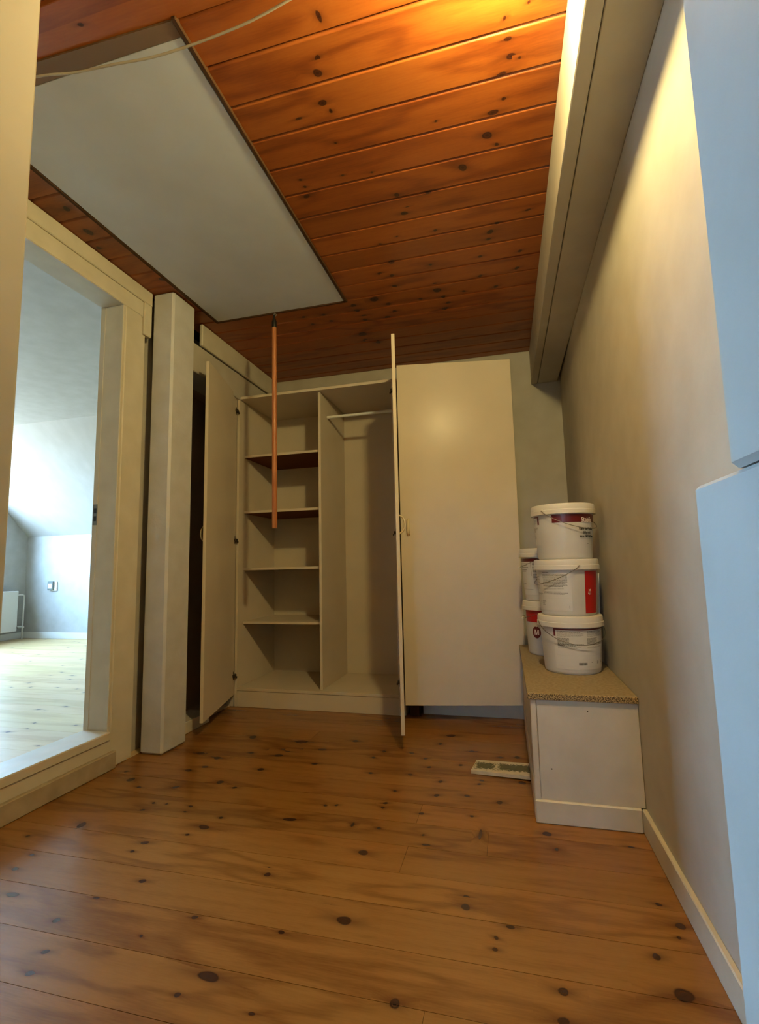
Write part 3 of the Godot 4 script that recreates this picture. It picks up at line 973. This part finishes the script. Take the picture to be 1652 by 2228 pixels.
func build_buckets() -> void:
	var grey := Color(0.36, 0.35, 0.33)
	var pale := Color(0.55, 0.54, 0.51)
	var dark_red := Color(0.36, 0.035, 0.04)
	var front := Vector3(0.252, 0.428, -2.243)
	var tall := 0.232
	var step := tall
	# bottom of the front stack: two columns of print under a dark red bracket, a bar code below
	var b := bucket("paint bucket at the bottom of the front stack, two columns of small print on it", front, -0.112, tall, deg_to_rad(-66), 1.0, 0.085, false)
	var im := blank(640, 640)
	im.fill_rect(Rect2i(0, 0, 640, 24), dark_red)
	im.fill_rect(Rect2i(0, 0, 22, 125), dark_red)
	para(im, 40, 40, 260, 2, 16, 7, grey, 0.4, 3)
	para(im, 40, 74, 270, 4, 15, 7, pale, 0.9, 4)
	para(im, 40, 150, 120, 9, 14, 9, grey, 0.6, 5)
	para(im, 40, 240, 270, 3, 14, 9, grey, 0.7, 6)
	para(im, 40, 290, 240, 2, 14, 6, pale, 0.8, 7)
	para(im, 350, 40, 250, 2, 16, 7, grey, 0.4, 8)
	para(im, 350, 74, 270, 4, 15, 7, pale, 0.9, 9)
	para(im, 350, 150, 130, 6, 14, 9, grey, 0.6, 10)
	para(im, 350, 225, 270, 3, 14, 9, grey, 0.8, 11)
	para(im, 350, 285, 230, 2, 14, 6, pale, 0.8, 12)
	im.fill_rect(Rect2i(20, 420, 610, 3), Color(0.74, 0.73, 0.69))
	var r := RandomNumberGenerator.new()
	r.seed = 4
	var x := 250
	while x < 340:
		var wide := r.randi_range(2, 5)
		im.fill_rect(Rect2i(x, 530, wide, 42), Color(0.10, 0.09, 0.08))
		x += wide + r.randi_range(1, 3)
	im.fill_rect(Rect2i(395, 520, 14, 14), pale)
	para(im, 480, 515, 34, 4, 12, 8, grey, 0.6, 13)
	para(im, 560, 515, 30, 4, 12, 8, grey, 0.6, 14)
	im.fill_rect(Rect2i(20, 590, 610, 3), Color(0.76, 0.75, 0.71))
	sticker(b, tall, 0.022, 0.184, -33, 84, label_mat(im))
	# middle of the front stack: grey print on the left and a bright red upright block
	b = bucket("paint bucket in the middle of the front stack with a bright red upright block", front + Vector3(-0.002, step, 0.002), -0.108, tall, deg_to_rad(22), -1.0, 0.078, false)
	im = blank(640, 640)
	para(im, 8, 110, 150, 7, 17, 8, grey, 0.5, 21)
	para(im, 8, 250, 140, 5, 17, 7, pale, 0.5, 22)
	im.fill_rect(Rect2i(24, 370, 46, 46), pale)
	para(im, 84, 375, 130, 2, 17, 7, grey, 0.6, 23)
	para(im, 240, 40, 120, 1, 17, 8, grey, 0.9, 24)
	para(im, 240, 74, 350, 12, 17, 8, grey, 0.75, 25)
	para(im, 240, 296, 300, 2, 17, 7, pale, 0.7, 26)
	para(im, 240, 345, 350, 3, 17, 7, grey, 0.7, 27)
	im.fill_rect(Rect2i(8, 450, 600, 3), Color(0.76, 0.75, 0.71))
	para(im, 130, 490, 40, 5, 15, 6, pale, 0.4, 28)
	para(im, 185, 490, 80, 5, 15, 7, grey, 0.5, 29)
	im.fill_rect(Rect2i(600, 560, 6, 50), pale)
	sticker(b, tall, 0.022, 0.190, -88, 8, label_mat(im))
	sticker(b, tall, 0.012, 0.183, 35, 72, M.red)
	obj("lettering", bent_text("fix", 0.020, rad_at(0.1, tall) + 0.0006, deg_to_rad(46), 0.098, true, PI / 2), M.print_white, b)
	obj("lettering", bent_text("-", 0.020, rad_at(0.1, tall) + 0.0006, deg_to_rad(47), 0.135, true, PI / 2), M.print_white, b)
	# top of the front stack: dark red band with the name
	b = bucket("topmost paint bucket of the front stack with a dark red band and white lettering", front + Vector3(-0.002, step * 2, 0.0), -0.112, tall, deg_to_rad(-38), 1.0, 0.082, false)
	sticker(b, tall, 0.152, 0.186, -21, 80, M.maroon)
	obj("lettering", bent_text("Stabfix", 0.027, rad_at(0.165, tall) + 0.0008, deg_to_rad(51), 0.1610, true, 0.0, 0.72), M.print_white, b)
	obj("lettering", bent_text("Væv- & Filtlim", 0.0135, rad_at(0.12, tall) + 0.0006, deg_to_rad(50), 0.124, true, 0.0, 0.9), M.ink, b)
	obj("lettering", bent_text("Silgrmi", 0.0135, rad_at(0.12, tall) + 0.0006, deg_to_rad(50), 0.1085, true), M.ink, b)
	obj("lettering", bent_text("Vev- & Filtlim", 0.0135, rad_at(0.12, tall) + 0.0006, deg_to_rad(50), 0.093, true, 0.0, 0.9), M.ink, b)
	obj("lettering", bent_text("—", 0.012, rad_at(0.12, tall) + 0.0006, deg_to_rad(50), 0.064, true), M.ink, b)
	im = blank(256, 512)
	im.fill_rect(Rect2i(0, 0, 256, 26), dark_red)
	im.fill_rect(Rect2i(226, 0, 30, 150), dark_red)
	para(im, 20, 50, 190, 6, 18, 8, pale, 0.6, 31)
	para(im, 20, 190, 200, 5, 18, 8, grey, 0.6, 32)
	para(im, 20, 330, 150, 5, 18, 8, pale, 0.6, 33)
	sticker(b, tall, 0.060, 0.186, -104, -53, label_mat(im))
	# the stack behind
	var rear := Vector3(0.203, 0.428, -2.640)
	tall = 0.262
	b = bucket("lower paint bucket of the rear stack with a red block and round red badge", rear, -0.08, tall, deg_to_rad(2), -1.0, 0.062, true)
	sticker(b, tall, 0.160, 0.226, -68, -8, M.red)
	sticker(b, tall, 0.150, 0.200, -10, -6, M.red)
	var disc := MB.new()
	for k in 28:
		var t0 := TAU * k / 28
		var t1 := TAU * (k + 1) / 28
		var rr := rad_at(0.11, tall) + 0.0004
		var q: Array[Vector3] = []
		for s in [Vector2.ZERO, Vector2(cos(t0), sin(t0)), Vector2(cos(t1), sin(t1))]:
			var a: float = deg_to_rad(-34) + s.x * 0.024 / rr
			q.append(Vector3(sin(a) * rr, 0.112 + s.y * 0.029, cos(a) * rr))
		disc.tri(q[0], q[1], q[2], q[0] * Vector3(1, 0, 1), q[1] * Vector3(1, 0, 1), q[2] * Vector3(1, 0, 1), Vector2.ZERO)
	obj("badge", disc, M.maroon, b)
	obj("lettering", bent_text("M", 0.034, rad_at(0.11, tall) + 0.0010, deg_to_rad(-33), 0.112, true), M.print_white, b)
	b = bucket("upper paint bucket of the rear stack with a dark red stripe under its lid", rear + Vector3(-0.003, tall, 0.004), -0.08, tall, deg_to_rad(2), -1.0, 0.070, true)
	im = blank(512, 512)
	im.fill_rect(Rect2i(0, 0, 512, 44), dark_red)
	para(im, 20, 66, 250, 2, 22, 9, pale, 0.8, 41)
	para(im, 20, 120, 250, 1, 22, 9, grey, 0.9, 42)
	para(im, 20, 150, 200, 2, 22, 14, pale, 0.7, 43)
	im.fill_rect(Rect2i(300, 44, 10, 200), Color(0.6, 0.58, 0.55))
	para(im, 330, 60, 90, 12, 20, 9, grey, 0.6, 44)
	im.fill_rect(Rect2i(20, 350, 140, 4), grey)
	im.fill_rect(Rect2i(20, 430, 300, 4), pale)
	sticker(b, tall, 0.030, 0.212, -84, -6, label_mat(im))


# ---------------------------------------------------------------- the room next door
func build_next_room() -> void:
	var k := bx(-6.62, -1.80, 0.0, 1.41, -5.55, -5.41, 0.0)
	struct("wall_far", k, M.bright)
	var s := MB.new()
	s.prism_x(PackedVector2Array([Vector2(-5.412, 1.40), Vector2(-4.222, 2.59), Vector2(-4.222, 2.76), Vector2(-5.60, 1.40)]), -6.7, -1.80)
	struct("wall_slope", s, M.bright)
	struct("ceiling", bx(-6.7, -1.80, 2.59, 2.76, -4.23, 0.62, 0.0), M.bright)
	var w := bx(-6.70, -6.555, 0.0, NEXT.position.y, -5.5, 0.6, 0.0)
	w.box(Vector3(-6.70, NEXT.end.y, -5.5), Vector3(-6.555, 2.7, 0.6), 0.0)
	w.box(Vector3(-6.70, NEXT.position.y, -5.5), Vector3(-6.555, NEXT.end.y, NEXT.position.x), 0.0)
	w.box(Vector3(-6.70, NEXT.position.y, NEXT.end.x), Vector3(-6.555, NEXT.end.y, 0.6), 0.0)
	struct("wall_window", w, M.bright)
	struct("wall_near", bx(-6.7, -1.80, 0.0, 2.7, 0.5, 0.62, 0.0), M.bright)
	struct("baseboard_far", bx(-6.54, -1.92, 0.0, 0.085, -5.411, -5.397, 0.003), M.white_gloss)
	struct("baseboard_window", bx(-6.556, -6.542, 0.0, 0.085, -5.397, 0.5, 0.003), M.white_gloss)
	# radiator under the window
	var r := thing("radiator", "white panel radiator low on the far corner wall of the bright room next door", "radiator", Vector3(-6.47, 0.1, -4.2))
	part(r, "panel", bx(-6.440, -6.418, 0.115, 0.655, -5.215, -3.6, 0.008), M.white_gloss)
	part(r, "panel", bx(-6.520, -6.500, 0.115, 0.655, -5.215, -3.6, 0.008), M.white_gloss)
	part(r, "top_grille", bx(-6.505, -6.435, 0.640, 0.652, -5.20, -3.62, 0.003), M.white_gloss)
	part(r, "supply_pipe", MB.new().tube(PackedVector3Array([Vector3(-6.47, 0.595, -5.20), Vector3(-6.47, 0.595, -5.31), Vector3(-6.47, 0.585, -5.335), Vector3(-6.47, 0.0, -5.335)]), 0.011, 10), M.white_gloss)
	part(r, "valve", MB.new().tube(PackedVector3Array([Vector3(-6.47, 0.16, -5.19), Vector3(-6.47, 0.16, -5.30)]), 0.014, 10), M.steel)
	part(r, "valve_cap", MB.new().tube(PackedVector3Array([Vector3(-6.47, 0.165, -5.27), Vector3(-6.38, 0.165, -5.27)]), 0.018, 12), M.white_gloss)
	# wall box in the knee wall
	var b := thing("wall_socket", "small grey wall socket on the low wall of the bright room next door", "socket", Vector3(-6.05, 0.645, -5.41))
	part(b, "back_plate", bx(-6.075, -5.985, 0.640, 0.768, -5.411, -5.395, 0.003), M.white_gloss)
	var sock := part(b, "socket_body", bx(-6.125, -6.030, 0.655, 0.772, -5.411, -5.372, 0.006), M.void_grey)
	obj("socket_face", bx(-6.110, -6.046, 0.675, 0.74, -5.3722, -5.3705, 0.0005), M.white_gloss, sock)


func build_lamp() -> void:
	var l := thing("ceiling_lamp", "bare warm bulb in a white socket on the pine ceiling beside the boxed beam", "lamp", Vector3(LAMP_AT.x, CEIL, LAMP_AT.z))
	var ro := MB.new()
	ro.lathe(PackedVector2Array([Vector2(0.0, -0.022), Vector2(0.030, -0.022), Vector2(0.042, -0.012), Vector2(0.044, 0.0)]), 24)
	obj("rose", ro, M.white_gloss, l)
	var so := MB.new()
	so.lathe(PackedVector2Array([Vector2(0.0, -0.062), Vector2(0.017, -0.062), Vector2(0.019, -0.022), Vector2(0.0, -0.022)]), 20)
	obj("lamp_socket", so, M.white_gloss, l)
	var bulb := MB.new()
	var pts := PackedVector2Array()
	for k in 13:
		var t := PI * k / 12.0
		pts.append(Vector2(0.045 * sin(t), -0.045 * cos(t)))
	bulb.xf.origin = Vector3(0, LAMP_AT.y - CEIL, 0)
	bulb.lathe(pts, 24)
	var glow := flat_mat(Color(1.0, 0.95, 0.85), 0.4)
	glow.emission_enabled = true
	glow.emission = Color(1.0, 0.92, 0.62)
	glow.emission_energy_multiplier = 12.0
	obj("bulb", bulb, glow, l)
	var light := OmniLight3D.new()
	light.name = "bulb_light"
	light.position = Vector3(0, LAMP_AT.y - CEIL, 0)
	light.light_color = Color(1.0, 0.92, 0.62)
	light.light_energy = LAMP_ENERGY
	light.light_size = 0.045
	light.omni_range = 12.0
	light.omni_attenuation = 2.0
	light.shadow_enabled = true
	l.add_child(light)
